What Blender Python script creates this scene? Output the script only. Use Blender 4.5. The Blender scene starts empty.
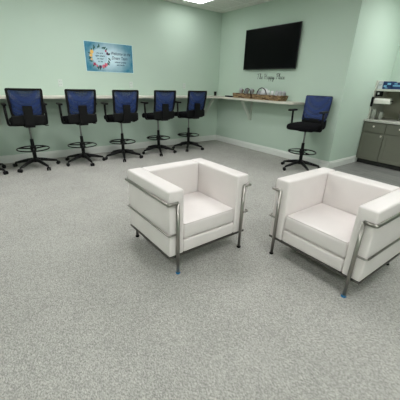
import bpy, bmesh, math, random
from mathutils import Vector, Matrix
random.seed(7)
PI = math.pi
C = bpy.context.scene.collection
scene = bpy.context.scene

# ------------------------------------------------------------------ camera, world, exposure
cam_data = bpy.data.cameras.new('camera')
cam = bpy.data.objects.new('camera', cam_data)
C.objects.link(cam)
R_ = Vector((0.8023136, -0.5961835, 0.0292953))
U_ = Vector((0.2058004, 0.3223582, 0.9239758))
F_ = Vector((0.5603027, 0.7352894, -0.3813272))
m = Matrix((R_, U_, -F_)).transposed().to_4x4()
m.translation = Vector((-4.72, -5.6064, 1.33))
cam.matrix_world = m
cam_data.sensor_width = 36.0
cam_data.lens = 282.97 / 400 * 36.0
cam_data.clip_start = 0.05
scene.camera = cam

HC = 2.765      # ceiling height
LW = 3.094      # length of the wall with the television
NX = 1.60       # depth of the niche

world = bpy.data.worlds.new('world')
scene.world = world
world.use_nodes = True
world.node_tree.nodes['Background'].inputs[0].default_value = (0.8, 0.85, 0.8, 1)
world.node_tree.nodes['Background'].inputs[1].default_value = 0.05
scene.view_settings.view_transform = 'Standard'
scene.view_settings.look = 'None'
scene.view_settings.gamma = 1
scene.view_settings.use_curve_mapping = False
scene.view_settings.exposure = 0.57
LIGHT = 12.5        # emission of the ceiling panels
LIGHT_SMALL = 5.2
LIGHT_NICHE = 11.0
LIGHT_ROOM = 8.6


# ------------------------------------------------------------------ materials
def srgb(r, g, b):
    def f(c):
        c /= 255.0
        return c / 12.92 if c <= 0.04045 else ((c + 0.055) / 1.055) ** 2.4
    return (f(r), f(g), f(b), 1)


def mat(name, col, rough=0.5, metal=0.0, spec=0.5, noise=None, bump=None, emit=0.0):
    """noise=(scale, amount) varies the value, bump=(scale, strength, distance)"""
    M = bpy.data.materials.new(name)
    M.use_nodes = True
    nt = M.node_tree
    b = nt.nodes['Principled BSDF']
    b.inputs['Base Color'].default_value = col
    b.inputs['Roughness'].default_value = rough
    b.inputs['Metallic'].default_value = metal
    b.inputs['Specular IOR Level'].default_value = spec
    if emit:
        b.inputs['Emission Color'].default_value = col
        b.inputs['Emission Strength'].default_value = emit
    if noise or bump:
        tc = nt.nodes.new('ShaderNodeTexCoord')
    if noise:
        n = nt.nodes.new('ShaderNodeTexNoise')
        n.inputs['Scale'].default_value = noise[0]
        n.inputs['Detail'].default_value = 3
        nt.links.new(tc.outputs['Object'], n.inputs['Vector'])
        r = nt.nodes.new('ShaderNodeMapRange')
        r.inputs[1].default_value = 0.3
        r.inputs[2].default_value = 0.7
        r.inputs[3].default_value = 1 - noise[1]
        r.inputs[4].default_value = 1 + noise[1]
        nt.links.new(n.outputs[0], r.inputs[0])
        x = nt.nodes.new('ShaderNodeVectorMath')
        x.operation = 'SCALE'
        x.inputs[0].default_value = col[:3]
        nt.links.new(r.outputs[0], x.inputs['Scale'])
        nt.links.new(x.outputs[0], b.inputs['Base Color'])
    if bump:
        n2 = nt.nodes.new('ShaderNodeTexNoise')
        n2.inputs['Scale'].default_value = bump[0]
        nt.links.new(tc.outputs['Object'], n2.inputs['Vector'])
        bp = nt.nodes.new('ShaderNodeBump')
        bp.inputs['Strength'].default_value = bump[1]
        bp.inputs['Distance'].default_value = bump[2]
        nt.links.new(n2.outputs[0], bp.inputs['Height'])
        nt.links.new(bp.outputs[0], b.inputs['Normal'])
    return M


WALL = mat('green_wall_paint', srgb(191, 210, 195), 0.75, spec=0.25, noise=(1.3, 0.015), bump=(90, 0.12, 0.002))
TRIM = mat('white_trim_paint', srgb(222, 226, 220), 0.45)
LEATHER = mat('white_leather', srgb(229, 223, 220), 0.42, noise=(6, 0.02), bump=(60, 0.15, 0.0015))
CHROME = mat('satin_steel', srgb(158, 155, 149), 0.3, metal=1.0)
STEELDARK = mat('dark_steel', srgb(96, 94, 90), 0.4, metal=0.9)
BLACKPL = mat('black_plastic', srgb(11, 11, 12), 0.5, spec=0.22)
BLACKFAB = mat('black_fabric', srgb(15, 15, 17), 0.95, spec=0.1, bump=(300, 0.4, 0.002))
BLUECAP = mat('blue_plastic', srgb(48, 120, 168), 0.4)
COUNTER = mat('cream_laminate', srgb(208, 206, 193), 0.4, noise=(40, 0.03))
CAB = mat('olive_grey_cabinet', srgb(112, 113, 100), 0.5, noise=(9, 0.03))
CABDARK = mat('dark_toe_kick', srgb(32, 33, 30), 0.6)
KNOB = mat('pale_knob', srgb(240, 236, 222), 0.3)
SCREEN = mat('black_screen', srgb(5, 6, 7), 0.3, spec=0.08)
TVFRAME = mat('black_bezel', srgb(8, 8, 9), 0.35)
WHITEPL = mat('white_plastic', srgb(226, 230, 226), 0.4)
PAPER = mat('white_paper', srgb(232, 232, 222), 0.85, bump=(120, 0.3, 0.002))
SHELFW = mat('pale_laminate', srgb(205, 208, 196), 0.5)
INK = mat('dark_ink', srgb(48, 58, 52), 0.7)
NAVY = mat('navy_ink', srgb(28, 62, 84), 0.7)
CERAMIC = mat('white_ceramic', srgb(232, 233, 234), 0.3)
SILVER = mat('silver_wrap', srgb(172, 172, 176), 0.35, metal=0.3, bump=(45, 0.7, 0.01))
BROWNW = mat('brown_wrap', srgb(128, 92, 70), 0.4, noise=(20, 0.25), bump=(45, 0.7, 0.01))
BRK = mat('pale_green_bracket', srgb(200, 209, 197), 0.5)
FROST = mat('frosted_cup', srgb(168, 173, 163), 0.4)
SEAM = mat('greyish_piping', srgb(200, 193, 188), 0.5)
PLATE = mat('pale_plate', srgb(202, 212, 204), 0.45)
SLOT = mat('slot_grey', srgb(120, 122, 120), 0.5)
GREYROD = mat('steel_rod', srgb(150, 152, 150), 0.3, metal=1.0)


def nodes_of(M):
    return M.node_tree, M.node_tree.nodes['Principled BSDF']


# carpet: grey heathered loops
CARPET = mat('grey_loop_carpet', srgb(150, 152, 145), 0.95, spec=0.1)
nt, b = nodes_of(CARPET)
tc = nt.nodes.new('ShaderNodeTexCoord')
n1 = nt.nodes.new('ShaderNodeTexNoise'); n1.inputs['Scale'].default_value = 150; n1.inputs['Detail'].default_value = 4; n1.inputs['Roughness'].default_value = 0.8
n2 = nt.nodes.new('ShaderNodeTexNoise'); n2.inputs['Scale'].default_value = 3.0; n2.inputs['Detail'].default_value = 2
n3 = nt.nodes.new('ShaderNodeTexVoronoi'); n3.inputs['Scale'].default_value = 70
mp = nt.nodes.new('ShaderNodeMapping'); mp.inputs['Rotation'].default_value = (0, 0, 0.6); mp.inputs['Scale'].default_value = (1, 0.55, 1)
nt.links.new(tc.outputs['Object'], mp.inputs[0])
for n in (n1, n3):
    nt.links.new(mp.outputs[0], n.inputs['Vector'])
nt.links.new(tc.outputs['Object'], n2.inputs['Vector'])
ra = nt.nodes.new('ShaderNodeValToRGB')
ra.color_ramp.elements[0].position = 0.34; ra.color_ramp.elements[0].color = srgb(124, 124, 120)
ra.color_ramp.elements[1].position = 0.66; ra.color_ramp.elements[1].color = srgb(208, 207, 199)
nt.links.new(n1.outputs[0], ra.inputs[0])
mr = nt.nodes.new('ShaderNodeMapRange'); mr.inputs[1].default_value = 0.3; mr.inputs[2].default_value = 0.7; mr.inputs[3].default_value = 0.95; mr.inputs[4].default_value = 1.05
nt.links.new(n2.outputs[0], mr.inputs[0])
vr = nt.nodes.new('ShaderNodeMapRange'); vr.inputs[1].default_value = 0.0; vr.inputs[2].default_value = 0.8; vr.inputs[3].default_value = 1.07; vr.inputs[4].default_value = 0.82
nt.links.new(n3.outputs['Distance'], vr.inputs[0])
mu = nt.nodes.new('ShaderNodeMath'); mu.operation = 'MULTIPLY'
nt.links.new(mr.outputs[0], mu.inputs[0]); nt.links.new(vr.outputs[0], mu.inputs[1])
sc = nt.nodes.new('ShaderNodeVectorMath'); sc.operation = 'SCALE'
nt.links.new(ra.outputs[0], sc.inputs[0]); nt.links.new(mu.outputs[0], sc.inputs['Scale'])
nt.links.new(sc.outputs[0], b.inputs['Base Color'])
bp = nt.nodes.new('ShaderNodeBump'); bp.inputs['Strength'].default_value = 0.5; bp.inputs['Distance'].default_value = 0.006
nt.links.new(n1.outputs[0], bp.inputs['Height']); nt.links.new(bp.outputs[0], b.inputs['Normal'])

# vinyl planks of the kitchenette
VINYL = mat('grey_plank_vinyl', srgb(140, 140, 135), 0.4)
nt, b = nodes_of(VINYL)
tc = nt.nodes.new('ShaderNodeTexCoord')
br = nt.nodes.new('ShaderNodeTexBrick')
br.inputs['Scale'].default_value = 1.0
br.inputs['Brick Width'].default_value = 1.2; br.inputs['Row Height'].default_value = 0.15
br.inputs['Mortar Size'].default_value = 0.002
br.inputs['Color1'].default_value = srgb(140, 140, 136); br.inputs['Color2'].default_value = srgb(112, 113, 110)
br.inputs['Mortar'].default_value = srgb(86, 86, 82)
mp = nt.nodes.new('ShaderNodeMapping'); mp.inputs['Rotation'].default_value = (0, 0, PI / 2)
nt.links.new(tc.outputs['Object'], mp.inputs[0]); nt.links.new(mp.outputs[0], br.inputs['Vector'])
g = nt.nodes.new('ShaderNodeTexNoise'); g.inputs['Scale'].default_value = 6; g.inputs['Detail'].default_value = 5
mp2 = nt.nodes.new('ShaderNodeMapping'); mp2.inputs['Scale'].default_value = (9, 1, 1)
nt.links.new(tc.outputs['Object'], mp2.inputs[0]); nt.links.new(mp2.outputs[0], g.inputs['Vector'])
mr = nt.nodes.new('ShaderNodeMapRange'); mr.inputs[1].default_value = 0.3; mr.inputs[2].default_value = 0.7; mr.inputs[3].default_value = 0.78; mr.inputs[4].default_value = 1.2
nt.links.new(g.outputs[0], mr.inputs[0])
sc = nt.nodes.new('ShaderNodeVectorMath'); sc.operation = 'SCALE'
nt.links.new(br.outputs[0], sc.inputs[0]); nt.links.new(mr.outputs[0], sc.inputs['Scale'])
nt.links.new(sc.outputs[0], b.inputs['Base Color'])

# ceiling: suspended mineral tiles in a metal grid
CEIL = mat('ceiling_tiles', srgb(196, 198, 190), 0.9)
nt, b = nodes_of(CEIL)
tc = nt.nodes.new('ShaderNodeTexCoord')
br = nt.nodes.new('ShaderNodeTexBrick')
br.offset = 0.0
br.inputs['Scale'].default_value = 1.0
br.inputs['Brick Width'].default_value = 0.61; br.inputs['Row Height'].default_value = 0.61
br.inputs['Mortar Size'].default_value = 0.012
br.inputs['Color1'].default_value = srgb(222, 223, 216); br.inputs['Color2'].default_value = srgb(218, 219, 213)
br.inputs['Mortar'].default_value = srgb(240, 240, 236)
mp = nt.nodes.new('ShaderNodeMapping'); mp.inputs['Location'].default_value = (0.81, 0.31, 0)
nt.links.new(tc.outputs['Object'], mp.inputs[0]); nt.links.new(mp.outputs[0], br.inputs['Vector'])
sp = nt.nodes.new('ShaderNodeTexNoise'); sp.inputs['Scale'].default_value = 70; sp.inputs['Detail'].default_value = 3
nt.links.new(tc.outputs['Object'], sp.inputs['Vector'])
mr = nt.nodes.new('ShaderNodeMapRange'); mr.inputs[1].default_value = 0.3; mr.inputs[2].default_value = 0.7; mr.inputs[3].default_value = 0.85; mr.inputs[4].default_value = 1.1
nt.links.new(sp.outputs[0], mr.inputs[0])
sc = nt.nodes.new('ShaderNodeVectorMath'); sc.operation = 'SCALE'
nt.links.new(br.outputs[0], sc.inputs[0]); nt.links.new(mr.outputs[0], sc.inputs['Scale'])
nt.links.new(sc.outputs[0], b.inputs['Base Color'])

# speckled stone worktop
STONE = mat('speckled_worktop', srgb(190, 190, 182), 0.3, noise=(70, 0.16))

# blue see-through mesh
def mesh_mat(name, col, a):
    M = bpy.data.materials.new(name)
    M.use_nodes = True
    nt = M.node_tree
    b = nt.nodes['Principled BSDF']
    b.inputs['Base Color'].default_value = col
    b.inputs['Roughness'].default_value = 0.7
    t = nt.nodes.new('ShaderNodeBsdfTransparent')
    x = nt.nodes.new('ShaderNodeMixShader')
    tc = nt.nodes.new('ShaderNodeTexCoord')
    v = nt.nodes.new('ShaderNodeTexVoronoi'); v.inputs['Scale'].default_value = 48
    v.inputs['Randomness'].default_value = 0.0
    nt.links.new(tc.outputs['Object'], v.inputs['Vector'])
    r = nt.nodes.new('ShaderNodeMapRange')
    r.inputs[1].default_value = 0.25; r.inputs[2].default_value = 0.5
    r.inputs[3].default_value = a - 0.22; r.inputs[4].default_value = a + 0.1
    nt.links.new(v.outputs['Distance'], r.inputs[0])
    nt.links.new(r.outputs[0], x.inputs[0])
    nt.links.new(t.outputs[0], x.inputs[1]); nt.links.new(b.outputs[0], x.inputs[2])
    nt.links.new(x.outputs[0], nt.nodes['Material Output'].inputs[0])
    return M


MESHBLUE = mesh_mat('blue_mesh', srgb(30, 54, 108), 0.8)

# wicker
WICKER = mat('wicker', srgb(150, 112, 70), 0.8)
nt, b = nodes_of(WICKER)
tc = nt.nodes.new('ShaderNodeTexCoord')
br = nt.nodes.new('ShaderNodeTexBrick')
br.inputs['Scale'].default_value = 1.0
br.inputs['Brick Width'].default_value = 0.045; br.inputs['Row Height'].default_value = 0.02
br.inputs['Mortar Size'].default_value = 0.003
br.inputs['Color1'].default_value = srgb(192, 162, 118); br.inputs['Color2'].default_value = srgb(88, 64, 42)
br.inputs['Mortar'].default_value = srgb(52, 36, 24)
cx = nt.nodes.new('ShaderNodeSeparateXYZ'); cy = nt.nodes.new('ShaderNodeCombineXYZ')
ad = nt.nodes.new('ShaderNodeMath'); ad.operation = 'ADD'
nt.links.new(tc.outputs['Object'], cx.inputs[0])
nt.links.new(cx.outputs[0], ad.inputs[0]); nt.links.new(cx.outputs[1], ad.inputs[1])
nt.links.new(ad.outputs[0], cy.inputs[0]); nt.links.new(cx.outputs[2], cy.inputs[1])
nt.links.new(cy.outputs[0], br.inputs['Vector'])
nt.links.new(br.outputs[0], b.inputs['Base Color'])
bp = nt.nodes.new('ShaderNodeBump'); bp.inputs['Distance'].default_value = 0.006; bp.inputs['Strength'].default_value = 0.8
bp.invert = True
nt.links.new(br.outputs['Fac'], bp.inputs['Height']); nt.links.new(bp.outputs[0], b.inputs['Normal'])

# printed poster: teal print with a pale centre (that is its own printed design)
POSTER = mat('teal_poster_print', srgb(60, 160, 180), 0.45)
nt, b = nodes_of(POSTER)
tc = nt.nodes.new('ShaderNodeTexCoord')
mp = nt.nodes.new('ShaderNodeMapping'); mp.inputs['Scale'].default_value = (2.35, 0, 3.2)
gr = nt.nodes.new('ShaderNodeTexGradient'); gr.gradient_type = 'SPHERICAL'
nt.links.new(tc.outputs['Object'], mp.inputs[0]); nt.links.new(mp.outputs[0], gr.inputs[0])
ns = nt.nodes.new('ShaderNodeTexNoise'); ns.inputs['Scale'].default_value = 9
nt.links.new(tc.outputs['Object'], ns.inputs['Vector'])
ad = nt.nodes.new('ShaderNodeMath'); ad.operation = 'MULTIPLY_ADD'; ad.inputs[1].default_value = 0.35
nt.links.new(ns.outputs[0], ad.inputs[0]); nt.links.new(gr.outputs[0], ad.inputs[2])
rp = nt.nodes.new('ShaderNodeValToRGB')
rp.color_ramp.elements[0].position = 0.12; rp.color_ramp.elements[0].color = srgb(18, 118, 146)
rp.color_ramp.elements[1].position = 0.9; rp.color_ramp.elements[1].color = srgb(206, 232, 240)
nt.links.new(ad.outputs[0], rp.inputs[0]); nt.links.new(rp.outputs[0], b.inputs['Base Color'])

# wall outlet, printed cartons
CARTON_BLUE = mat('blue_carton_print', srgb(20, 52, 100), 0.5)
CARTON_WHITE = mat('white_carton', srgb(205, 212, 214), 0.6)
CARTON_LIGHT = mat('light_blue_print', srgb(120, 185, 215), 0.5)
PINK = mat('pink_petals', srgb(214, 110, 130), 0.6)
ROSE = mat('deep_pink_petals', srgb(176, 58, 92), 0.6)
YELLOW = mat('yellow_petals', srgb(236, 190, 96), 0.6)
LEAF = mat('dark_green_leaves', srgb(40, 92, 88), 0.6)
PLUM = mat('plum_petals', srgb(70, 38, 74), 0.6)
BLUSH = mat('white_petals', srgb(238, 232, 236), 0.6)
DIFF = mat('lit_diffuser', (1.0, 0.99, 1.0, 1), 0.5, emit=LIGHT)
DIFF_SMALL = mat('lit_diffuser_square', (1.0, 0.99, 1.0, 1), 0.5, emit=LIGHT_SMALL)
DIFF_ROOM = mat('lit_diffuser_room', (1.0, 0.99, 1.0, 1), 0.5, emit=LIGHT_ROOM)
DIFF_NICHE = mat('lit_diffuser_niche', (1.0, 0.99, 1.0, 1), 0.5, emit=LIGHT_NICHE)


# ------------------------------------------------------------------ helpers
def obj(name, bm, material, parent=None, smooth=False, loc=None):
    me = bpy.data.meshes.new(name)
    bmesh.ops.recalc_face_normals(bm, faces=bm.faces[:])
    bm.to_mesh(me)
    bm.free()
    me.materials.append(material)
    if smooth:
        for p in me.polygons:
            p.use_smooth = True
    o = bpy.data.objects.new(name, me)
    C.objects.link(o)
    if parent:
        o.parent = parent
    if loc:
        o.location = loc
    return o


def tag(o, label, cat, group=None):
    o['label'] = label
    o['category'] = cat
    if group:
        o['group'] = group
    return o


def thing(name, label, cat, loc=(0, 0, 0), rz=0.0, group=None):
    o = bpy.data.objects.new(name, None)
    o.empty_display_size = 0.1
    C.objects.link(o)
    o.location = loc
    o.rotation_euler = (0, 0, rz)
    return tag(o, label, cat, group)


def struct(name, bm, material, parent=None):
    o = obj(name, bm, material, parent)
    if not parent:
        o['kind'] = 'structure'
    return o


def copy_tree(o, parent=None):
    c = o.copy()
    C.objects.link(c)
    if parent:
        c.parent = parent
    for ch in list(o.children):
        copy_tree(ch, c)
    return c


def BM():
    return bmesh.new()


def box(bm, x0, x1, y0, y1, z0, z1, bevel=0.0, seg=2):
    r = bmesh.ops.create_cube(bm, size=1.0)
    vs = r['verts']
    for v in vs:
        v.co = Vector(((x0 + x1) / 2 + v.co.x * (x1 - x0), (y0 + y1) / 2 + v.co.y * (y1 - y0), (z0 + z1) / 2 + v.co.z * (z1 - z0)))
    if bevel > 0:
        es = list({e for v in vs for e in v.link_edges})
        bmesh.ops.bevel(bm, geom=es, offset=bevel, segments=seg, affect='EDGES', profile=0.5)
    return bm


def rbox(bm, c, s, r, crown=(0, 0, 0), k=4, mid=6):
    """rounded, slightly puffed cushion: centre c, full size s, corner radius r"""
    a = [x / 2 for x in s]

    def samples(h):
        t = [-h + r * (1 - math.cos(PI / 2 * i / k)) * 1.0 for i in range(k)]
        inner = [-(h - r) + 2 * (h - r) * i / mid for i in range(mid + 1)]
        return t + inner + [-x for x in reversed(t)]
    S = [samples(h) for h in a]
    n = [len(x) for x in S]
    cache = {}

    def V(i, j, l):
        key = (i, j, l)
        if key in cache:
            return cache[key]
        p = Vector((S[0][i], S[1][j], S[2][l]))
        q = Vector([max(-(a[d] - r), min(a[d] - r, p[d])) for d in range(3)])
        dlt = p - q
        if dlt.length > 1e-9:
            p2 = q + dlt.normalized() * r
        else:
            p2 = p
        u = [p[d] / a[d] for d in range(3)]
        for d in range(3):
            if crown[d]:
                o1, o2 = [e for e in range(3) if e != d]
                f = (1 - u[o1] ** 2) * (1 - u[o2] ** 2)
                p2[d] += math.copysign(1, u[d]) * abs(u[d]) * crown[d] * f
        cache[key] = bm.verts.new(p2 + Vector(c))
        return cache[key]
    for (d, o1, o2) in ((0, 1, 2), (1, 0, 2), (2, 0, 1)):
        for side in (0, n[d] - 1):
            for i in range(n[o1] - 1):
                for j in range(n[o2] - 1):
                    q = []
                    for di, dj in ((0, 0), (1, 0), (1, 1), (0, 1)):
                        idx = [0, 0, 0]
                        idx[d] = side; idx[o1] = i + di; idx[o2] = j + dj
                        q.append(V(*idx))
                    if len(set(q)) == 4:
                        try:
                            bm.faces.new(q)
                        except ValueError:
                            pass
    return bm


def smooth_path(pts, n=6, closed=False):
    P = [Vector(p) for p in pts]
    out = []
    N = len(P)
    rng = N if closed else N - 1
    for i in range(rng):
        p0 = P[(i - 1) % N] if (closed or i > 0) else P[i]
        p1 = P[i]; p2 = P[(i + 1) % N]
        p3 = P[(i + 2) % N] if (closed or i + 2 < N) else P[min(i + 1, N - 1)]
        for k in range(n):
            t = k / n
            out.append(0.5 * ((2 * p1) + (-p0 + p2) * t + (2 * p0 - 5 * p1 + 4 * p2 - p3) * t * t + (-p0 + 3 * p1 - 3 * p2 + p3) * t ** 3))
    if not closed:
        out.append(P[-1])
    return out


def fillet(pts, r, n=5, closed=False):
    """round the corners of a polyline"""
    P = [Vector(p) for p in pts]
    N = len(P)
    out = []
    for i in range(N):
        if not closed and i in (0, N - 1):
            out.append(P[i]); continue
        a = P[(i - 1) % N] - P[i]; b_ = P[(i + 1) % N] - P[i]
        rr = min(r, a.length * 0.45, b_.length * 0.45)
        s = P[i] + a.normalized() * rr; e = P[i] + b_.normalized() * rr
        for k in range(n + 1):
            t = k / n
            out.append(s * (1 - t) ** 2 + P[i] * 2 * t * (1 - t) + e * t * t)
    return out


def tube(bm, pts, r, seg=10, closed=False, radii=None, flat=1.0):
    P = [Vector(p) for p in pts]
    N = len(P)
    rings = []
    ref = None
    for i in range(N):
        if closed:
            t = (P[(i + 1) % N] - P[(i - 1) % N]).normalized()
        else:
            t = (P[min(i + 1, N - 1)] - P[max(i - 1, 0)]).normalized()
        if ref is None:
            ref = Vector((0, 0, 1)) if abs(t.z) < 0.9 else Vector((1, 0, 0))
        ref = (ref - t * ref.dot(t)).normalized()
        s = t.cross(ref)
        rr = radii[i] if radii else r
        rings.append([bm.verts.new(P[i] + (ref * math.cos(2 * PI * k / seg) * flat + s * math.sin(2 * PI * k / seg)) * rr) for k in range(seg)])
    M = N if closed else N - 1
    for i in range(M):
        a, b_ = rings[i], rings[(i + 1) % N]
        for k in range(seg):
            bm.faces.new((a[k], a[(k + 1) % seg], b_[(k + 1) % seg], b_[k]))
    if not closed:
        bm.faces.new(rings[0]); bm.faces.new(list(reversed(rings[-1])))
    return bm


def lathe(bm, prof, c=(0, 0, 0), seg=20):
    rings = []
    for (r, z) in prof:
        rings.append([bm.verts.new((c[0] + max(r, 1e-4) * math.cos(2 * PI * k / seg), c[1] + max(r, 1e-4) * math.sin(2 * PI * k / seg), c[2] + z)) for k in range(seg)])
    for a, b_ in zip(rings, rings[1:]):
        for k in range(seg):
            bm.faces.new((a[k], a[(k + 1) % seg], b_[(k + 1) % seg], b_[k]))
    bm.faces.new(rings[0]); bm.faces.new(rings[-1])
    return bm


def prism(bm, pts, d0, d1, axis='z'):
    """extrude a 2-D outline between d0 and d1 along an axis"""
    def mk(p, d):
        if axis == 'z': return (p[0], p[1], d)
        if axis == 'y': return (p[0], d, p[1])
        return (d, p[0], p[1])
    a = [bm.verts.new(mk(p, d0)) for p in pts]
    b_ = [bm.verts.new(mk(p, d1)) for p in pts]
    n = len(pts)
    bm.faces.new(a); bm.faces.new(list(reversed(b_)))
    for i in range(n):
        bm.faces.new((a[i], a[(i + 1) % n], b_[(i + 1) % n], b_[i]))
    return bm


# ------------------------------------------------------------------ the room
X0, Y0 = -7.6, -8.4
struct('floor', box(BM(), X0 - .1, 0.0, Y0 - .1, 0.1, -0.08, 0.0), CARPET)
struct('floor_kitchenette', box(BM(), 0.0, NX + .1, Y0 - .1, -LW + .12, -0.08, 0.0), VINYL)
struct('ceiling', box(BM(), X0 - .1, NX + .1, Y0 - .1, 0.1, HC, HC + 0.08), CEIL)
struct('wall_back', box(BM(), X0 - .1, 0.1, 0.0, 0.1, 0.0, HC), WALL)
bm = BM()
box(bm, 0.0, NX + .1, -LW, 0.0, 0.0, HC)
struct('wall_right', bm, WALL)
struct('wall_niche', box(BM(), NX, NX + 0.1, Y0, -LW, 0.0, HC), WALL)
struct('wall_left', box(BM(), X0 - .1, X0, Y0, 0.0, 0.0, HC), WALL)
struct('wall_front', box(BM(), X0, NX, Y0 - .1, Y0, 0.0, HC), WALL)


def skirting(name, p0, p1, nrm):
    """board with a small stepped top, running p0 -> p1, standing off the wall along nrm"""
    bm = BM()
    prof = [(0, 0), (0.016, 0), (0.016, 0.095), (0.010, 0.105), (0.010, 0.118), (0.004, 0.128), (0, 0.128)]
    a = [bm.verts.new((p0[0] + nrm[0] * d, p0[1] + nrm[1] * d, z)) for d, z in prof]
    b_ = [bm.verts.new((p1[0] + nrm[0] * d, p1[1] + nrm[1] * d, z)) for d, z in prof]
    n = len(prof)
    bm.faces.new(a); bm.faces.new(list(reversed(b_)))
    for i in range(n):
        bm.faces.new((a[i], a[(i + 1) % n], b_[(i + 1) % n], b_[i]))
    struct(name, bm, TRIM)


skirting('baseboard_back', (X0, 0), (-0.0, 0), (0, -1))
skirting('baseboard_right', (0, -0.016), (0, -LW - 0.016), (-1, 0))
skirting('baseboard_niche', (0.0, -LW), (1.02, -LW), (0, -1))
bm = BM()
box(bm, -0.012, 0.022, Y0, -LW - 0.02, 0.0005, 0.006, 0.002)
struct('trim_floor_edge', bm, SLOT)


# ceiling lights
def ceiling_light(x, y, label, l=1.215, glow=None):
    w = 0.605
    t = thing('ceiling_light', label, 'ceiling light', (x, y, HC), 0, 'recessed ceiling light panels')
    bm = BM()
    f = 0.022
    box(bm, -w / 2, w / 2, -l / 2, -l / 2 + f, -0.006, 0.0)
    box(bm, -w / 2, w / 2, l / 2 - f, l / 2, -0.006, 0.0)
    box(bm, -w / 2, -w / 2 + f, -l / 2 + f, l / 2 - f, -0.006, 0.0)
    box(bm, w / 2 - f, w / 2, -l / 2 + f, l / 2 - f, -0.006, 0.0)
    obj('frame', bm, WHITEPL, t)
    obj('diffuser', box(BM(), -w / 2 + f, w / 2 - f, -l / 2 + f, l / 2 - f, -0.004, -0.0005), glow or DIFF, t)
    return t


ceiling_light(-1.115, -0.615, 'lit square white ceiling panel above the corner, near the television', 0.605, DIFF_SMALL)
for x, y in ((-3.25, -1.75), (-5.69, -1.75)):
    ceiling_light(x, y, 'lit white ceiling panel outside the picture')
for x, y in ((-2.03, -3.0), (-3.25, -5.6), (-5.69, -5.2), (-3.25, -7.6), (-5.69, -7.6)):
    ceiling_light(x, y, 'lit white ceiling panel outside the picture', 1.215, DIFF_ROOM)
ceiling_light(0.75, -4.35, 'lit white ceiling panel outside the picture', 1.215, DIFF_NICHE)

# ------------------------------------------------------------------ counters
CT, CB, CD = 1.07, 1.035, 0.42
cr = []
pts = [(X0 + 0.005, -0.001), (X0 + 0.005, -CD), (-CD - 0.14, -CD)]
pts += [(-CD - 0.14 + 0.14 * math.sin(a), -CD - 0.14 + 0.14 * math.cos(a)) for a in [PI / 2 * i / 6 for i in range(1, 7)]]
pts += [(-CD, -2.40)]
pts += [(-CD + 0.06 - 0.06 * math.cos(a), -2.40 - 0.06 * math.sin(a)) for a in [PI / 2 * i / 5 for i in range(1, 6)]]
pts += [(-0.001, -2.46), (-0.001, -0.001)]
ct = thing('wall_counter', 'long cream bar-height counter wrapping the corner under poster and television', 'counter')
bm = prism(BM(), pts, CB, CT)
es = [e for e in bm.edges if abs(e.verts[0].co.z - e.verts[1].co.z) < 1e-5]
bmesh.ops.bevel(bm, geom=es, offset=0.004, segments=2, affect='EDGES')
obj('countertop', bm, COUNTER, ct)


def bracket(on, pos):
    bm = BM()
    # triangular bracket: leg on the wall, arm beneath the top, diagonal between
    o = [(0.0, 0.62), (0.035, 0.62), (0.33, 1.0), (0.33, 1.034), (0.0, 1.034)]
    i = [(0.03, 0.70), (0.03, 1.004), (0.27, 1.004)]
    t = 0.02
    segs = [[o[0], o[1], i[0], i[1], (0.0, 1.034)], [(0.0, 1.034), i[1], i[2], o[2], o[3]], [o[1], o[2], i[2], i[0]]]
    for s in segs:
        if on == 'back':
            prism(bm, [(-p[0] - 0.001, p[1]) for p in s], pos - t, pos + t, 'x')
        else:
            prism(bm, [(-p[0] - 0.001, p[1]) for p in s], pos - t, pos + t, 'y')
    obj('bracket', bm, BRK, ct)


bracket('right', -1.15)
for x in (-0.40, -2.36, -4.5):
    bracket('back', x)


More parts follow.
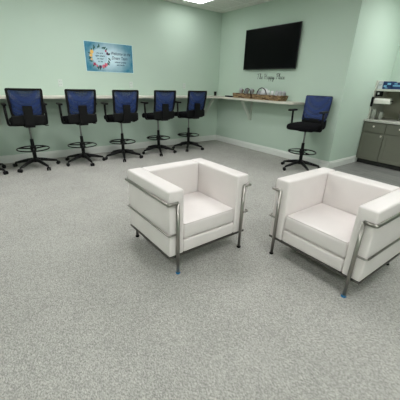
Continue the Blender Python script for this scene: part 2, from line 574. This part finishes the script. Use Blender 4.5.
# ------------------------------------------------------------------ drafting stools
def make_stool():
    """faces +y, origin on the floor under the column"""
    t = thing('drafting_stool', '', 'stool')
    for k in range(5):
        a = 2 * PI * k / 5 + STAR
        d = Vector((math.cos(a), math.sin(a), 0))
        bm = BM()
        pth = [d * 0.02 + Vector((0, 0, 0.125)), d * 0.12 + Vector((0, 0, 0.112)), d * 0.24 + Vector((0, 0, 0.085)), d * 0.315 + Vector((0, 0, 0.068))]
        tube(bm, pth, 0.02, 8, radii=[0.032, 0.027, 0.021, 0.016])
        leg = obj('base_leg', bm, BLACKPL, t, True)
        bm = BM()
        c = d * 0.33
        n = Vector((-d.y, d.x, 0)) if k % 2 else Vector((math.cos(a + 1.0), math.sin(a + 1.0), 0))
        for s in (-1, 1):
            tube(bm, [c + n * (0.006 * s) + Vector((0, 0, 0.027)), c + n * (0.026 * s) + Vector((0, 0, 0.027))], 0.0265, 14)
        tube(bm, [c * 0.97 + Vector((0, 0, 0.03)), c * 0.97 + Vector((0, 0, 0.066))], 0.011, 8)
        obj('caster', bm, BLACKPL, leg, True)
    obj('hub', lathe(BM(), [(0.03, 0.085), (0.044, 0.09), (0.044, 0.145), (0.036, 0.155), (0.02, 0.156)]), BLACKPL, t, True)
    bm = BM()
    lathe(bm, [(0.026, 0.156), (0.028, 0.16), (0.028, 0.30), (0.024, 0.445), (0.02, 0.45)])
    obj('column', bm, BLACKPL, t, True)
    obj('gas_rod', lathe(BM(), [(0.0135, 0.445), (0.0135, 0.655)], seg=14), GREYROD, t, True)
    bm = BM()
    ring = [(0.225 * math.cos(a), 0.225 * math.sin(a), 0.30) for a in [2 * PI * i / 40 for i in range(40)]]
    tube(bm, ring, 0.0095, 8, closed=True)
    fr = obj('foot_ring', bm, BLACKPL, t, True)
    bm = BM()
    lathe(bm, [(0.029, 0.265), (0.042, 0.27), (0.042, 0.335), (0.029, 0.345)])
    for a in (0.5, 0.5 + 2 * PI / 3, 0.5 + 4 * PI / 3):
        tube(bm, [(0.03 * math.cos(a), 0.03 * math.sin(a), 0.30), (0.222 * math.cos(a), 0.222 * math.sin(a), 0.30)], 0.011, 8)
    obj('ring_bracket', bm, BLACKPL, fr, True)
    # seat mechanism and seat
    bm = BM()
    box(bm, -0.075, 0.075, -0.13, 0.12, 0.645, 0.685, 0.012)
    obj('mechanism', bm, BLACKPL, t)
    bm = BM()
    tube(bm, [(0.06, 0.02, 0.665), (0.20, 0.02, 0.655), (0.235, 0.02, 0.645)], 0.006, 8)
    rbox(bm, (0.25, 0.02, 0.642), (0.05, 0.025, 0.012), 0.005)
    obj('lever', bm, BLACKPL, t, True)
    bm = BM()
    rbox(bm, (0, 0.01, 0.722), (0.475, 0.48, 0.09), 0.038, (0, 0.02, 0.008))
    for v in bm.verts:   # waterfall front edge, rounded plan
        if v.co.y > 0.12:
            v.co.z -= (v.co.y - 0.12) ** 2 * 0.9
        v.co.x *= 1 - 0.35 * max(0, (abs(v.co.y) - 0.12)) ** 1.5 * 2
    obj('seat', bm, BLACKFAB, t, True)
    # backrest: outward frame ring, mesh, spine
    zb, zt, wb, wt = 0.80, 1.195, 0.415, 0.450

    def bk(u, s):
        """u -1..1 across, s 0..1 up the back"""
        w = wb + (wt - wb) * min(1, s * 1.3)
        x = u * w / 2
        z = zb + (zt - zb) * s
        y = -0.225 - 0.075 * s - 0.05 * math.sin(PI * s) * 0.3 - 0.03 * (1 - u * u)
        return Vector((x, y, z))
    bm = BM()
    loop = []
    for i in range(9): loop.append(bk(-0.9 + 1.8 * i / 8, 0.0))
    for i in range(1, 9): loop.append(bk(1.0, 0.02 + 0.94 * i / 8))
    for i in range(9): loop.append(bk(0.94 - 1.88 * i / 8, 1.0))
    for i in range(8): loop.append(bk(-1.0, 0.96 - 0.94 * i / 8))
    N = len(loop)
    rings = []
    cen = sum(loop, Vector()) / N
    for p in loop:
        inn = (cen - p); inn.y = 0; inn.normalize()
        w_ = 0.034
        q = p + inn * w_
        rings.append([bm.verts.new(p + Vector((0, -0.012, 0))), bm.verts.new(p + Vector((0, 0.010, 0))), bm.verts.new(q + Vector((0, 0.008, 0))), bm.verts.new(q + Vector((0, -0.012, 0)))])
    for i in range(N):
        a_, b_ = rings[i], rings[(i + 1) % N]
        for k in range(4):
            bm.faces.new((a_[k], a_[(k + 1) % 4], b_[(k + 1) % 4], b_[k]))
    back = obj('backrest', bm, BLACKPL, t)
    bm = BM()
    g_ = {}
    for layer, dy in ((0, 0.012), (1, 0.016)):
        for i in range(13):
            for j in range(11):
                p = bk(-0.985 + 1.97 * i / 12, 0.02 + 0.96 * j / 10)
                g_[(layer, i, j)] = bm.verts.new(p + Vector((0, dy, 0)))
    for layer in (0, 1):
        for i in range(12):
            for j in range(10):
                bm.faces.new((g_[(layer, i, j)], g_[(layer, i + 1, j)], g_[(layer, i + 1, j + 1)], g_[(layer, i, j + 1)]))
    for i in range(12):
        for j in (0, 10):
            bm.faces.new((g_[(0, i, j)], g_[(0, i + 1, j)], g_[(1, i + 1, j)], g_[(1, i, j)]))
    for j in range(10):
        for i in (0, 12):
            bm.faces.new((g_[(0, i, j)], g_[(0, i, j + 1)], g_[(1, i, j + 1)], g_[(1, i, j)]))
    mp_ = obj('mesh_panel', bm, MESHBLUE, back, True)
    mp_['label'] = 'blue see-through mesh of the backrest'
    bm = BM()
    pr_ = [(-0.10, 0.655), (-0.28, 0.66), (-0.315, 0.70), (-0.315, 0.955), (-0.30, 0.965), (-0.285, 0.955), (-0.285, 0.72), (-0.26, 0.69), (-0.10, 0.685)]
    prism(bm, pr_, -0.06, 0.06, 'x')
    obj('spine', bm, BLACKPL, back)
    bm = BM()
    rbox(bm, (0, -0.255, 0.765), (0.43, 0.035, 0.125), 0.014)
    obj('lower_shell', bm, BLACKPL, back, True)
    for s in (-1, 1):
        bm = BM()
        rbox(bm, (0.262 * s, 0.03, 0.965), (0.06, 0.235, 0.03), 0.013)
        arm = obj('armrest', bm, BLACKPL, t, True)
        bm = BM()
        pth = fillet([(0.12 * s, 0.0, 0.668), (0.256 * s, 0.0, 0.672), (0.262 * s, 0.01, 0.78), (0.262 * s, 0.02, 0.95)], 0.02)
        tube(bm, pth, 0.018, 8)
        obj('arm_post', bm, BLACKPL, arm, True)
    return t


STAR = 0.0
stool = make_stool()
stools = [
    (-4.16, -0.49, -2, 4, 'black stool with blue mesh back, leftmost one shown whole at the counter'),
    (-4.86, -0.50, 6, 35, 'stool cut off by the left edge, only wheels of its base visible'),
    (-3.43, -0.56, -1, 60, 'blue mesh backed stool at the counter, left of and below the poster'),
    (-2.73, -0.60, -1, 34, 'blue mesh backed stool directly below the right end of the poster'),
    (-1.96, -0.55, 0, 33, 'blue mesh backed stool standing second from the corner at the back counter'),
    (-1.22, -0.53, 0, 15, 'blue mesh backed stool at the back counter nearest the room corner'),
    (-0.44, -2.82, 98, 24, 'stool with blue mesh back against the television wall, facing into the room'),
]
for i, (x, y, a, star, lab) in enumerate(stools):
    s = stool if i == 0 else copy_tree(stool)
    s.location = (x, y, 0)
    s.rotation_euler = (0, 0, math.radians(a))
    s['label'] = lab
    for ch in s.children:
        if ch.name.startswith('base_leg'):
            ch.rotation_euler = (0, 0, math.radians(star - a))
    s['group'] = 'black drafting stools with blue mesh backs'


# ------------------------------------------------------------------ armchairs
W, D, H, TA, TB = 0.767, 0.657, 0.659, 0.126, 0.140


def make_armchair(label, loc, rz, blue):
    """front is -y, origin on the floor"""
    t = thing('armchair', label, 'armchair', loc, rz, 'white leather cube armchairs')
    yf, yr = -0.318, D / 2
    for s in (-1, 1):
        bm = BM()
        rbox(bm, (s * (W / 2 - TA / 2), (yf + yr) / 2, (0.150 + H) / 2), (TA, yr - yf, H - 0.150), 0.014, (0.004, 0.003, 0.003))
        a = obj('arm_cushion', bm, LEATHER, t, True)
        bm = BM()   # seam piping round the outer face
        xo = s * (W / 2 - 0.004)
        e = 0.010
        tube(bm, fillet([(xo, yf + e, H - e), (xo, yr - e, H - e), (xo, yr - e, 0.150 + e), (xo, yf + e, 0.150 + e)], 0.02, 4, True), 0.0032, 6, closed=True)
        obj('piping', bm, LEATHER, a, True)
    wi = W - 2 * TA - 0.004
    bm = BM()
    rbox(bm, (0, yr - TB / 2, (0.150 + H) / 2 - 0.001), (wi, TB, H - 0.152), 0.014, (0, 0.008, 0.002))
    obj('back_cushion', bm, LEATHER, t, True)
    ys = (yf + 0.004, yr - TB - 0.004)
    bm = BM()
    rbox(bm, (0, (ys[0] + ys[1]) / 2, 0.3225), (wi, ys[1] - ys[0], 0.125), 0.020, (0, 0.004, 0.014))
    seat = obj('seat_cushion', bm, LEATHER, t, True)
    bm = BM()
    for z in (0.379,):
        tube(bm, fillet([(-wi / 2 + .006, ys[0] + .005, z), (wi / 2 - .006, ys[0] + .005, z), (wi / 2 - .006, ys[1] - .005, z), (-wi / 2 + .006, ys[1] - .005, z)], 0.02, 4, True), 0.0034, 6, closed=True)
    obj('piping', bm, SEAM, seat, True)
    bm = BM()
    rbox(bm, (0, (ys[0] + ys[1]) / 2, 0.202), (wi, ys[1] - ys[0], 0.104), 0.014, (0, 0.002, 0))
    obj('base_cushion', bm, LEATHER, t, True)
    # steel
    r = 0.0130
    lx, ly = 0.3205, -0.333
    ox, oy = W / 2 + 0.012, D / 2 + 0.013
    for sx in (-1, 1):
        for sy in (-1, 1):
            y = ly if sy < 0 else D / 2 + 0.014
            top = 0.574 if sy < 0 else 0.574
            lg = obj('leg', tube(BM(), [(sx * lx, y, 0.014), (sx * lx, y, top)], r, 12), CHROME, t, True)
            isb = (sy < 0 and sx == blue)
            ft = obj('foot_glide', lathe(BM(), [(0.010, 0.0), (0.017, 0.002), (0.018, 0.010), (0.012, 0.016), (0.010, 0.022)], (sx * lx, y, 0), 16), BLUECAP if isb else BLACKPL, lg, True)
            if isb:
                ft['label'] = 'bright blue foot glide'
    for z, nm, rr in ((0.574, 'top_rail', 0.0125), (0.337, 'middle_rail', 0.0075)):
        path = [(-lx, ly, z), (-ox, ly, z), (-ox, oy, z), (ox, oy, z), (ox, ly, z), (lx, ly, z)]
        obj(nm, tube(BM(), fillet(path, 0.014, 4), rr, 10), CHROME, t, True)
    bm = BM()
    fo = 0.002
    for (x0, x1, y0, y1) in ((-W / 2 - fo, W / 2 + fo, yf + 0.001, yf + 0.024), (-W / 2 - fo, W / 2 + fo, yr - 0.02, yr + 0.008),
                             (-W / 2 - fo, -W / 2 + 0.02, yf + 0.024, yr - 0.02), (W / 2 - 0.02, W / 2 + fo, yf + 0.024, yr - 0.02)):
        box(bm, x0, x1, y0, y1, 0.134, 0.149, 0.002, 1)
    for y in (-0.12, 0.12):
        box(bm, -W / 2 + 0.02, W / 2 - 0.02, y - 0.012, y + 0.012, 0.135, 0.149)
    obj('base_frame', bm, STEELDARK, t)
    return t


make_armchair('white leather cube armchair with steel frame, left of the two, showing its closed side', (-3.4558, -3.7762, 0), math.radians(1.06), -1)
make_armchair('white leather cube armchair with steel frame, right of the two, cut by the picture edge', (-2.6355, -4.6586, 0), math.radians(-90.56), 1)

# ------------------------------------------------------------------ television
tv = thing('television', 'large black flat television mounted high on the right green wall', 'television', (-0.001, -1.515, 1.98))
y0, y1, z0, z1 = -0.655, 0.655, -0.365, 0.365
obj('wall_mount', box(BM(), -0.026, 0.0, -0.2, 0.2, -0.18, 0.18, 0.003), BLACKPL, tv)
bm = BM()
box(bm, -0.052, -0.026, y0 + .03, y1 - .03, z0 + .03, z1 - .03, 0.006)
box(bm, -0.066, -0.05, y0, y1, z0, z1, 0.004)
obj('housing', bm, TVFRAME, tv)
obj('screen', box(BM(), -0.0675, -0.0655, y0 + 0.012, y1 - 0.012, z0 + 0.02, z1 - 0.012), SCREEN, tv)

# ------------------------------------------------------------------ hand-lettered words under the television
GL = {
    'T': (0.72, [[(0.02, .82), (.2, .95), (.45, .93), (.75, 1.02)], [(.42, .93), (.33, .5), (.22, .08), (.1, .02)]]),
    'h': (0.46, [[(-.05, .05), (.14, .5), (.24, .95), (.14, .98), (.08, .5), (.03, 0)], [(.05, .2), (.18, .43), (.27, .36), (.24, .05), (.34, .0), (.46, .12)]]),
    'e': (0.36, [[(0, .12), (.16, .22), (.24, .36), (.14, .44), (.04, .28), (.05, .06), (.18, 0), (.36, .12)]]),
    'H': (0.80, [[(.0, .75), (.12, .95), (.2, .9), (.13, .4), (.04, .0)], [(.62, 1.02), (.5, .5), (.44, .1), (.5, 0), (.62, .04)], [(.02, .42), (.3, .5), (.66, .56)]]),
    'a': (0.42, [[(.28, .38), (.16, .45), (.03, .3), (.04, .05), (.16, .02), (.27, .2), (.3, .42), (.27, .1), (.33, 0), (.42, .1)]]),
    'p': (0.42, [[(-.02, .12), (.1, .42), (.06, .1), (-.02, -.4)], [(.06, .2), (.16, .43), (.3, .4), (.3, .12), (.16, .02), (.08, .1), (.3, .0), (.42, .12)]]),
    'y': (0.46, [[(0, .12), (.08, .42), (.06, .1), (.16, .02), (.3, .42), (.26, .0), (.14, -.42), (-.02, -.38), (.1, -.1), (.46, .14)]]),
    'P': (0.62, [[(.28, .9), (.2, .4), (.1, .0)], [(.02, .72), (.22, .98), (.5, .98), (.6, .75), (.42, .5), (.2, .46)]]),
    'l': (0.26, [[(-.02, .1), (.14, .5), (.22, .95), (.12, .95), (.06, .3), (.12, .0), (.26, .12)]]),
    'c': (0.34, [[(.26, .36), (.15, .44), (.03, .28), (.05, .06), (.18, 0), (.34, .12)]]),
    ' ': (0.34, []),
}


def script_width(s):
    return sum(GL[c][0] for c in s)


def script(bm, s, h, width, place, r):
    """write s along place(u, v); u runs 0..width"""
    k = width / script_width(s)
    x = 0
    for c in s:
        w, strokes = GL[c]
        for st in strokes:
            pts_ = [place((x + a) * k, b_ * h) for a, b_ in st]
            tube(bm, smooth_path(pts_, 4), r, 6)
        x += w


bm = BM()
script(bm, 'The Happy Place', 0.10, 0.70, lambda u, v: (-0.002, -1.215 - u, 1.445 + v), 0.0036)
tag(obj('wall_lettering', bm, INK, None, True), 'small dark cursive words on the green wall just under the television', 'lettering')

# ------------------------------------------------------------------ poster
px0, px1, pz0, pz1 = -3.058, -2.17, 1.467, 1.949
po = thing('poster', 'wide teal poster with flower wreath and script on the back wall', 'poster', ((px0 + px1) / 2, -0.001, (pz0 + pz1) / 2))
hw, hh = (px1 - px0) / 2, (pz1 - pz0) / 2
obj('print_sheet', box(BM(), -hw + .008, hw - .008, -0.006, -0.003, -hh + .008, hh - .008), POSTER, po)
obj('border', box(BM(), -hw, hw, -0.0045, 0.0, -hh, hh), mat('pale_blue_border', srgb(200, 232, 232), 0.5), po)


def blob(bm, x, z, r, n=5, amp=0.3, y=-0.0075):
    c = bm.verts.new((x, y, z))
    N = n * 6
    ph = random.uniform(0, 6)
    vs = [bm.verts.new((x + r * (1 - amp * 0.5 + amp * 0.5 * math.cos(n * a + ph)) * math.cos(a), y, z + r * (1 - amp * 0.5 + amp * 0.5 * math.cos(n * a + ph)) * math.sin(a))) for a in [2 * PI * i / N for i in range(N)]]
    for i in range(N):
        bm.faces.new((c, vs[i], vs[(i + 1) % N]))


def leafshape(bm, x, z, ang, l, y=-0.0068):
    w = l * 0.2
    d = Vector((math.cos(ang), 0, math.sin(ang))); n = Vector((-d.z, 0, d.x))
    p = Vector((x, y, z))
    q = [p, p + d * l * .35 + n * w, p + d * l * .75 + n * w * .7, p + d * l, p + d * l * .75 - n * w * .7, p + d * l * .35 - n * w]
    bm.faces.new([bm.verts.new(v) for v in q])


wx, wz, wr = -0.185, 0.0, 0.155
wreath = {'leaves': (LEAF, BM()), 'yellow_flowers': (YELLOW, BM()), 'pink_flowers': (PINK, BM()), 'rose_flowers': (ROSE, BM()), 'plum_flowers': (PLUM, BM())}
obj('wreath_centre', (lambda b_: (blob(b_, wx, wz, wr * 0.86, 5, 0.02, -0.0066), b_)[1])(BM()), mat('wreath_white', srgb(184, 214, 224), 0.5), po)
for i in range(24):
    a = 2 * PI * i / 24
    ca, sa = math.cos(a), math.sin(a)
    leafshape(wreath['leaves'][1], wx + ca * wr * 0.95, wz + sa * wr * 0.95, a + random.uniform(-1.1, 1.1), 0.068)
for a, r, k in ((150, .036, 'yellow_flowers'), (172, .032, 'yellow_flowers'), (195, .02, 'yellow_flowers'), (228, .030, 'rose_flowers'), (246, .02, 'pink_flowers'),
                (290, .034, 'pink_flowers'), (310, .036, 'pink_flowers'), (300, .016, 'rose_flowers'), (25, .028, 'plum_flowers'), (42, .02, 'rose_flowers'), (268, .03, 'plum_flowers')):
    a = math.radians(a)
    blob(wreath[k][1], wx + math.cos(a) * wr, wz + math.sin(a) * wr, r, 5, 0.35, -0.0075 - 0.0003 * (k == 'rose_flowers'))
for k, (m_, b_) in wreath.items():
    obj(k, b_, m_, po)


def text_mesh(name, s, size, x, z, material, parent, y=-0.0066, shear=0.3, width=None):
    cu = bpy.data.curves.new(name, 'FONT')
    cu.body = s
    cu.size = size
    cu.shear = shear
    cu.align_x = 'CENTER'; cu.align_y = 'CENTER'
    cu.extrude = 0.0003
    cu.offset = 0.0008
    o = bpy.data.objects.new(name + '_curve', cu)
    C.objects.link(o)
    dg = bpy.context.evaluated_depsgraph_get()
    me = bpy.data.meshes.new_from_object(o.evaluated_get(dg))
    bpy.data.objects.remove(o)
    me.materials.clear(); me.materials.append(material)
    w = max(v.co.x for v in me.vertices) - min(v.co.x for v in me.vertices)
    k = (width / w) if width else 1
    for v in me.vertices:
        v.co = Vector((x + v.co.x * k, y - v.co.z, z + v.co.y))
    r = bpy.data.objects.new(name, me)
    C.objects.link(r)
    r.parent = parent
    return r


text_mesh('lettering', 'Welcome to the', 0.075, 0.205, 0.075, NAVY, po, width=0.37)
text_mesh('lettering', 'Dream Team', 0.075, 0.18, 0.0, NAVY, po, width=0.30)
text_mesh('lettering', 'where smiles', 0.04, 0.19, -0.065, NAVY, po, width=0.22)
text_mesh('lettering', 'are made', 0.04, 0.19, -0.11, NAVY, po, width=0.15)
text_mesh('lettering', 'you are', 0.035, wx, 0.065, NAVY, po, width=0.12)
text_mesh('lettering', 'right where', 0.035, wx, 0.02, NAVY, po, width=0.17)
text_mesh('lettering', 'you need', 0.035, wx, -0.025, NAVY, po, width=0.12)
text_mesh('lettering', 'to be', 0.035, wx, -0.07, NAVY, po, width=0.08)


# ------------------------------------------------------------------ outlets
def outlet(x, z, label):
    t = thing('wall_outlet', label, 'outlet', (x, -0.001, z), 0, 'white wall outlets')
    obj('plate', box(BM(), -0.035, 0.035, -0.006, 0, -0.057, 0.057, 0.002), PLATE, t)
    bm = BM()
    for dz in (-0.024, 0.024):
        box(bm, -0.014, -0.010, -0.0068, -0.0055, dz - 0.007, dz + 0.007)
        box(bm, 0.010, 0.014, -0.0068, -0.0055, dz - 0.007, dz + 0.007)
    obj('slots', bm, SLOT, t)


outlet(-3.518, 1.265, 'white outlet on the back wall, left of and below the poster')
outlet(-2.235, 1.262, 'white outlet on the back wall just under the right end of the poster')
outlet(-0.99, 1.262, 'white outlet on the back wall, nearest of the outlets to the room corner')

# ------------------------------------------------------------------ things on the counter
bm = BM()
lathe(bm, [(0.022, 0), (0.028, 0.002), (0.034, 0.085), (0.036, 0.09), (0.031, 0.09), (0.027, 0.01), (0.001, 0.008)], (0, 0, 0), 18)
tag(obj('cup', bm, BLACKPL, None, True, (-0.19, -0.12, CT + 0.0005)), 'small black cup standing alone on the counter in the room corner', 'cup')
bm = BM()
rbox(bm, (0, 0, 0.014), (0.10, 0.20, 0.026), 0.010)
tag(obj('black_case', bm, BLACKFAB, None, True, (-0.26, -0.70, CT + 0.0008)), 'flat black case lying on the counter left of the wicker baskets', 'case')


def basket(label, cy, ly, lx=0.26, h=0.085, handles=(), cx=-0.22):
    t = thing('wicker_basket', label, 'basket', (cx, cy, CT + 0.0005), 0, 'wicker baskets on the counter')
    bm = BM()

    def loop(hx, hy, z, r=0.04):
        p = [(-hx, -hy, z), (hx, -hy, z), (hx, hy, z), (-hx, hy, z)]
        return fillet(p, r, 4, True)
    L = [loop(lx / 2 - .02, ly / 2 - .02, 0), loop(lx / 2 - .004, ly / 2 - .004, h * .5), loop(lx / 2, ly / 2, h),
         loop(lx / 2 - .014, ly / 2 - .014, h), loop(lx / 2 - .018, ly / 2 - .018, h * .5), loop(lx / 2 - .034, ly / 2 - .034, 0.012)]
    rg = [[bm.verts.new(p) for p in l] for l in L]
    n = len(rg[0])
    for a_, b_ in zip(rg, rg[1:]):
        for k in range(n):
            bm.faces.new((a_[k], a_[(k + 1) % n], b_[(k + 1) % n], b_[k]))
    bm.faces.new(rg[0]); bm.faces.new(rg[-1])
    obj('basket_body', bm, WICKER, t)
    bm = BM()
    base = loop(lx / 2 - .006, ly / 2 - .006, h)
    tube(bm, base, 0.011, 8, closed=True)
    obj('rim', bm, WICKER, t, True)
    for (y, hgt, rad) in handles:
        pth = [(lx / 2 - 0.01 - 0.0 * i, y + rad * math.cos(a), h + hgt * math.sin(a)) for i, a in enumerate([PI * k / 12 for k in range(13)])]
        pth = [(-lx / 2 + 0.008, p[1], p[2]) for p in pth]
        obj('handle', tube(BM(), pth, 0.008, 8), BLACKPL, t, True)
    return t


basket('wicker basket holding wrapped snacks, left one of the two on the counter', -1.14, 0.54, handles=((0.17 * -1, 0.11, 0.09),), h=0.082)
basket('wicker basket holding white cups, right one of the two on the counter', -1.785, 0.70, handles=((0.10, 0.13, 0.12),), h=0.082)


def packet(loc, s, rot, material, label, group):
    bm = BM()
    rbox(bm, (0, 0, 0), s, min(s) * 0.35, (0, 0, 0.012), k=2, mid=4)
    o = obj('snack_packet', bm, material, None, True, loc)
    o.rotation_euler = rot
    tag(o, label, 'snack packet', group)


for i in range(6):
    packet((-0.20 + 0.045 * (-1) ** i, -0.95 - 0.077 * i, CT + 0.112 + 0.014 * (i % 2)), (0.04, 0.07, 0.115), (0.25, (-1) ** i * 0.3, random.uniform(-.3, .3)),
           SILVER if i % 2 else BROWNW, 'shiny silver snack packet standing in the left wicker basket' if i % 2 else 'brown snack packet standing in the left wicker basket',
           'silver packets in the left basket' if i % 2 else 'brown packets in the left basket')
for i in range(3):
    packet((-0.21 + 0.02 * i, -1.935 - 0.072 * i, CT + 0.112), (0.032, 0.062, 0.10), (0.15, 0.2 - .2 * i, 0.2), SILVER, 'silver packet in the right wicker basket beside the white cups', 'silver packets in the right basket')
for i in range(2):
    packet((-0.22, -1.49 - 0.062 * i, CT + 0.105), (0.032, 0.055, 0.09), (0.1, 0.2, -0.2), SILVER, 'silver packet at the left end of the right wicker basket', 'silver packets left of the cups')


def cup(loc, rot, label, r=0.05, h=0.082):
    bm = BM()
    lathe(bm, [(r * .7, 0), (r * .8, 0.004), (r, h), (r * .93, h), (r * .72, 0.01), (0.001, 0.01)], (0, 0, -h / 2), 20)
    o = obj('white_cup', bm, CERAMIC, None, True, loc)
    o.rotation_euler = rot
    tag(o, label, 'cup', 'white cups in the right basket')


cup((-0.24, -1.665, CT + 0.14), (PI + 0.15, 0.0, 0), 'large white cup upside down under the arched handle of the right basket', 0.068, 0.12)
cup((-0.27, -1.777, CT + 0.125), (PI - 0.1, 0.0, 0), 'middle-sized white cup upside down in the middle of the right basket', 0.042, 0.10)
cup((-0.24, -1.862, CT + 0.12), (PI - 0.1, 0.1, 0), 'smallest white cup upside down beside the silver packets in the right basket', 0.032, 0.09)

# ------------------------------------------------------------------ kitchenette
CX = 0.95
KT = 0.775


def cabinet(y_left, w, label, knob_door):
    t = thing('base_cabinet', label, 'cabinet', (CX, y_left, 0), 0, 'olive grey base cabinets')
    d = NX - CX - 0.002
    bm = BM()
    box(bm, 0.02, d, -w + 0.001, -0.001, 0.085, KT - 0.001)
    obj('carcass', bm, CAB, t)
    obj('toe_kick', box(BM(), 0.065, d, -w + 0.001, -0.001, 0.0, 0.084), CABDARK, t)
    g = 0.005
    bm = BM(); box(bm, 0.0, 0.019, -w + g, -g, 0.598, KT - 0.018, 0.004)
    dr = obj('drawer', bm, CAB, t)
    bm = BM()
    z0, z1 = 0.09, 0.578
    box(bm, 0.006, 0.019, -w + g, -g, z0, z1, 0.002, 1)
    fr = 0.052
    for a in ((-w + g, -g, z0, z0 + fr), (-w + g, -g, z1 - fr, z1), (-w + g, -w + g + fr, z0 + fr, z1 - fr), (-g - fr, -g, z0 + fr, z1 - fr)):
        box(bm, 0.001, 0.007, *a, 0.0015, 1)
    do = obj('door', bm, CAB, t)

    def knob(y, z, par):
        bm = BM()
        lathe(bm, [(0.006, 0), (0.006, 0.014), (0.015, 0.018), (0.017, 0.026), (0.011, 0.033), (0.001, 0.034)], (0, 0, 0), 14)
        bmesh.ops.rotate(bm, verts=bm.verts, matrix=Matrix.Rotation(-PI / 2, 3, 'Y'))
        bmesh.ops.translate(bm, verts=bm.verts, vec=(0.001, y, z))
        obj('knob', bm, KNOB, par, True)
    knob(-w / 2, 0.70, dr)
    knob(-w + 0.038 if knob_door > 0 else -0.038, 0.545, do)


cabinet(-LW - 0.004, 0.392, 'olive grey base cabinet with drawer, left one beside the green wall', 1)
cabinet(-LW - 0.396, 0.46, 'olive grey base cabinet with drawer, right one cut by the picture edge', 1)
bm = BM()
box(bm, CX - 0.03, NX - 0.001, -LW - 0.86, -LW - 0.001, KT, KT + 0.034, 0.004)
tag(obj('stone_worktop', bm, STONE), 'speckled pale grey worktop lying on the olive grey base cabinets', 'worktop')
WT = KT + 0.034

sh = thing('wall_shelf', 'pale open shelf unit above the worktop in the right niche', 'shelf', (0, -LW, 0))
obj('side_panel', box(BM(), 1.06, NX - .001, -0.020, -0.001, WT + 0.0005, 1.47, 0.002), SHELFW, sh)
obj('shelf_board', box(BM(), 1.05, NX - .001, -0.86, -0.021, 1.295, 1.33, 0.002), SHELFW, sh)
obj('divider', box(BM(), 1.25, NX - .001, -0.45, -0.43, WT + 0.0005, 1.294, 0.002), CAB, sh)
obj('shaded_wall_sheet', box(BM(), NX - .014, NX - .001, -0.86, -0.021, WT + 0.0005, 1.294), mat('shaded_wall_beige', srgb(176, 176, 156), 0.6), sh)  # wall beneath the shelf, its shade painted in as a beige sheet

# cartons on the shelf
def carton(y0, y1, h, x0, material, label, marks):
    t = thing('carton', label, 'box', (x0, -LW - y0, 1.3305))
    w = y1 - y0
    obj('box_body', box(BM(), 0, 0.18, -w, 0, 0, h, 0.003), material, t)
    bm = BM()
    for (a, b_, c, d) in marks:
        box(bm, -0.0012, 0.0, -w * b_, -w * a, h * c, h * d)
    obj('printed_marks', bm, CARTON_LIGHT if material is CARTON_BLUE else SLOT, t)


carton(0.03, 0.105, 0.125, 1.09, CARTON_WHITE, 'white carton with faint grey print at the left end of the shelf', [(.15, .85, .55, .60), (.15, .7, .40, .44)])
carton(0.110, 0.25, 0.125, 1.09, CARTON_BLUE, 'dark blue carton with pale marks beside the white carton on the shelf', [(.12, .45, .25, .5), (.5, .9, .55, .8), (.3, .6, .1, .2)])
carton(0.255, 0.42, 0.11, 1.09, CARTON_BLUE, 'dark blue carton with pale stripe in the middle of the shelf', [(.1, .9, .42, .6), (.2, .5, .72, .86)])
carton(0.425, 0.60, 0.115, 1.09, CARTON_BLUE, 'dark blue carton at the right end of the shelf by the picture edge', [(.15, .5, .3, .6)])

# black dispenser hanging beneath the shelf
dp = thing('soap_dispenser', 'black box dispenser with white spout, hanging under the shelf above the paper roll', 'dispenser', (1.10, -LW - 0.025, 1.205))
obj('housing', box(BM(), 0, 0.10, -0.085, 0, 0, 0.0895, 0.008), BLACKPL, dp)
obj('spout', box(BM(), -0.012, 0.0, -0.062, -0.03, 0.03, 0.062, 0.004), WHITEPL, dp)

# paper towel
ph = thing('paper_towel_holder', 'black paper towel holder fixed on the side of the pale shelf unit', 'holder', (1.10, -LW - 0.021, 1.12))
obj('mounting_plate', box(BM(), -0.075, -0.042, -0.015, 0.018, -0.09, 0.075, 0.004), BLACKPL, ph)
obj('rod', tube(BM(), [(0, -0.012, 0.01), (0, -0.315, 0.01)], 0.008, 10), BLACKPL, ph, True)
pr_ = thing('paper_towel_roll', 'white paper towel roll held sideways under the shelf', 'paper towel', (1.10, -LW - 0.04, 1.13))
bm = BM()
R = 0.047
N = 28
o_ = [[(R * math.cos(2 * PI * i / N), y, R * math.sin(2 * PI * i / N)) for i in range(N)] for y in (0, -0.26)]
i_ = [[(0.019 * math.cos(2 * PI * i / N), y, 0.019 * math.sin(2 * PI * i / N)) for i in range(N)] for y in (-0.26, 0)]
rg = [[bm.verts.new(p) for p in l] for l in o_ + i_]
for a_, b_ in zip(rg, rg[1:] + rg[:1]):
    for k in range(N):
        bm.faces.new((a_[k], a_[(k + 1) % N], b_[(k + 1) % N], b_[k]))
obj('roll', bm, PAPER, pr_)
bm = BM()
box(bm, -R - 0.002, -R, -0.26, -0.0, -0.045, 0.0)
obj('loose_sheet', bm, PAPER, pr_)

for (x, y, n, lab) in ((1.10, -0.07, 5, 'stack of pale cups on the worktop directly under the black holder'),
                       (1.16, -0.17, 3, 'shorter stack of pale cups on the worktop, right of the taller stack')):
    t = thing('cup_stack', lab, 'cups', (x, -LW - y * -1, WT + 0.0005))
    for k in range(n):
        bm = BM()
        lathe(bm, [(0.028, 0), (0.030, 0.002), (0.041, 0.095), (0.043, 0.098), (0.038, 0.098), (0.028, 0.004), (0.001, 0.004)], (0, 0, k * 0.018), 18)
        obj('cup', bm, FROST, t, True)
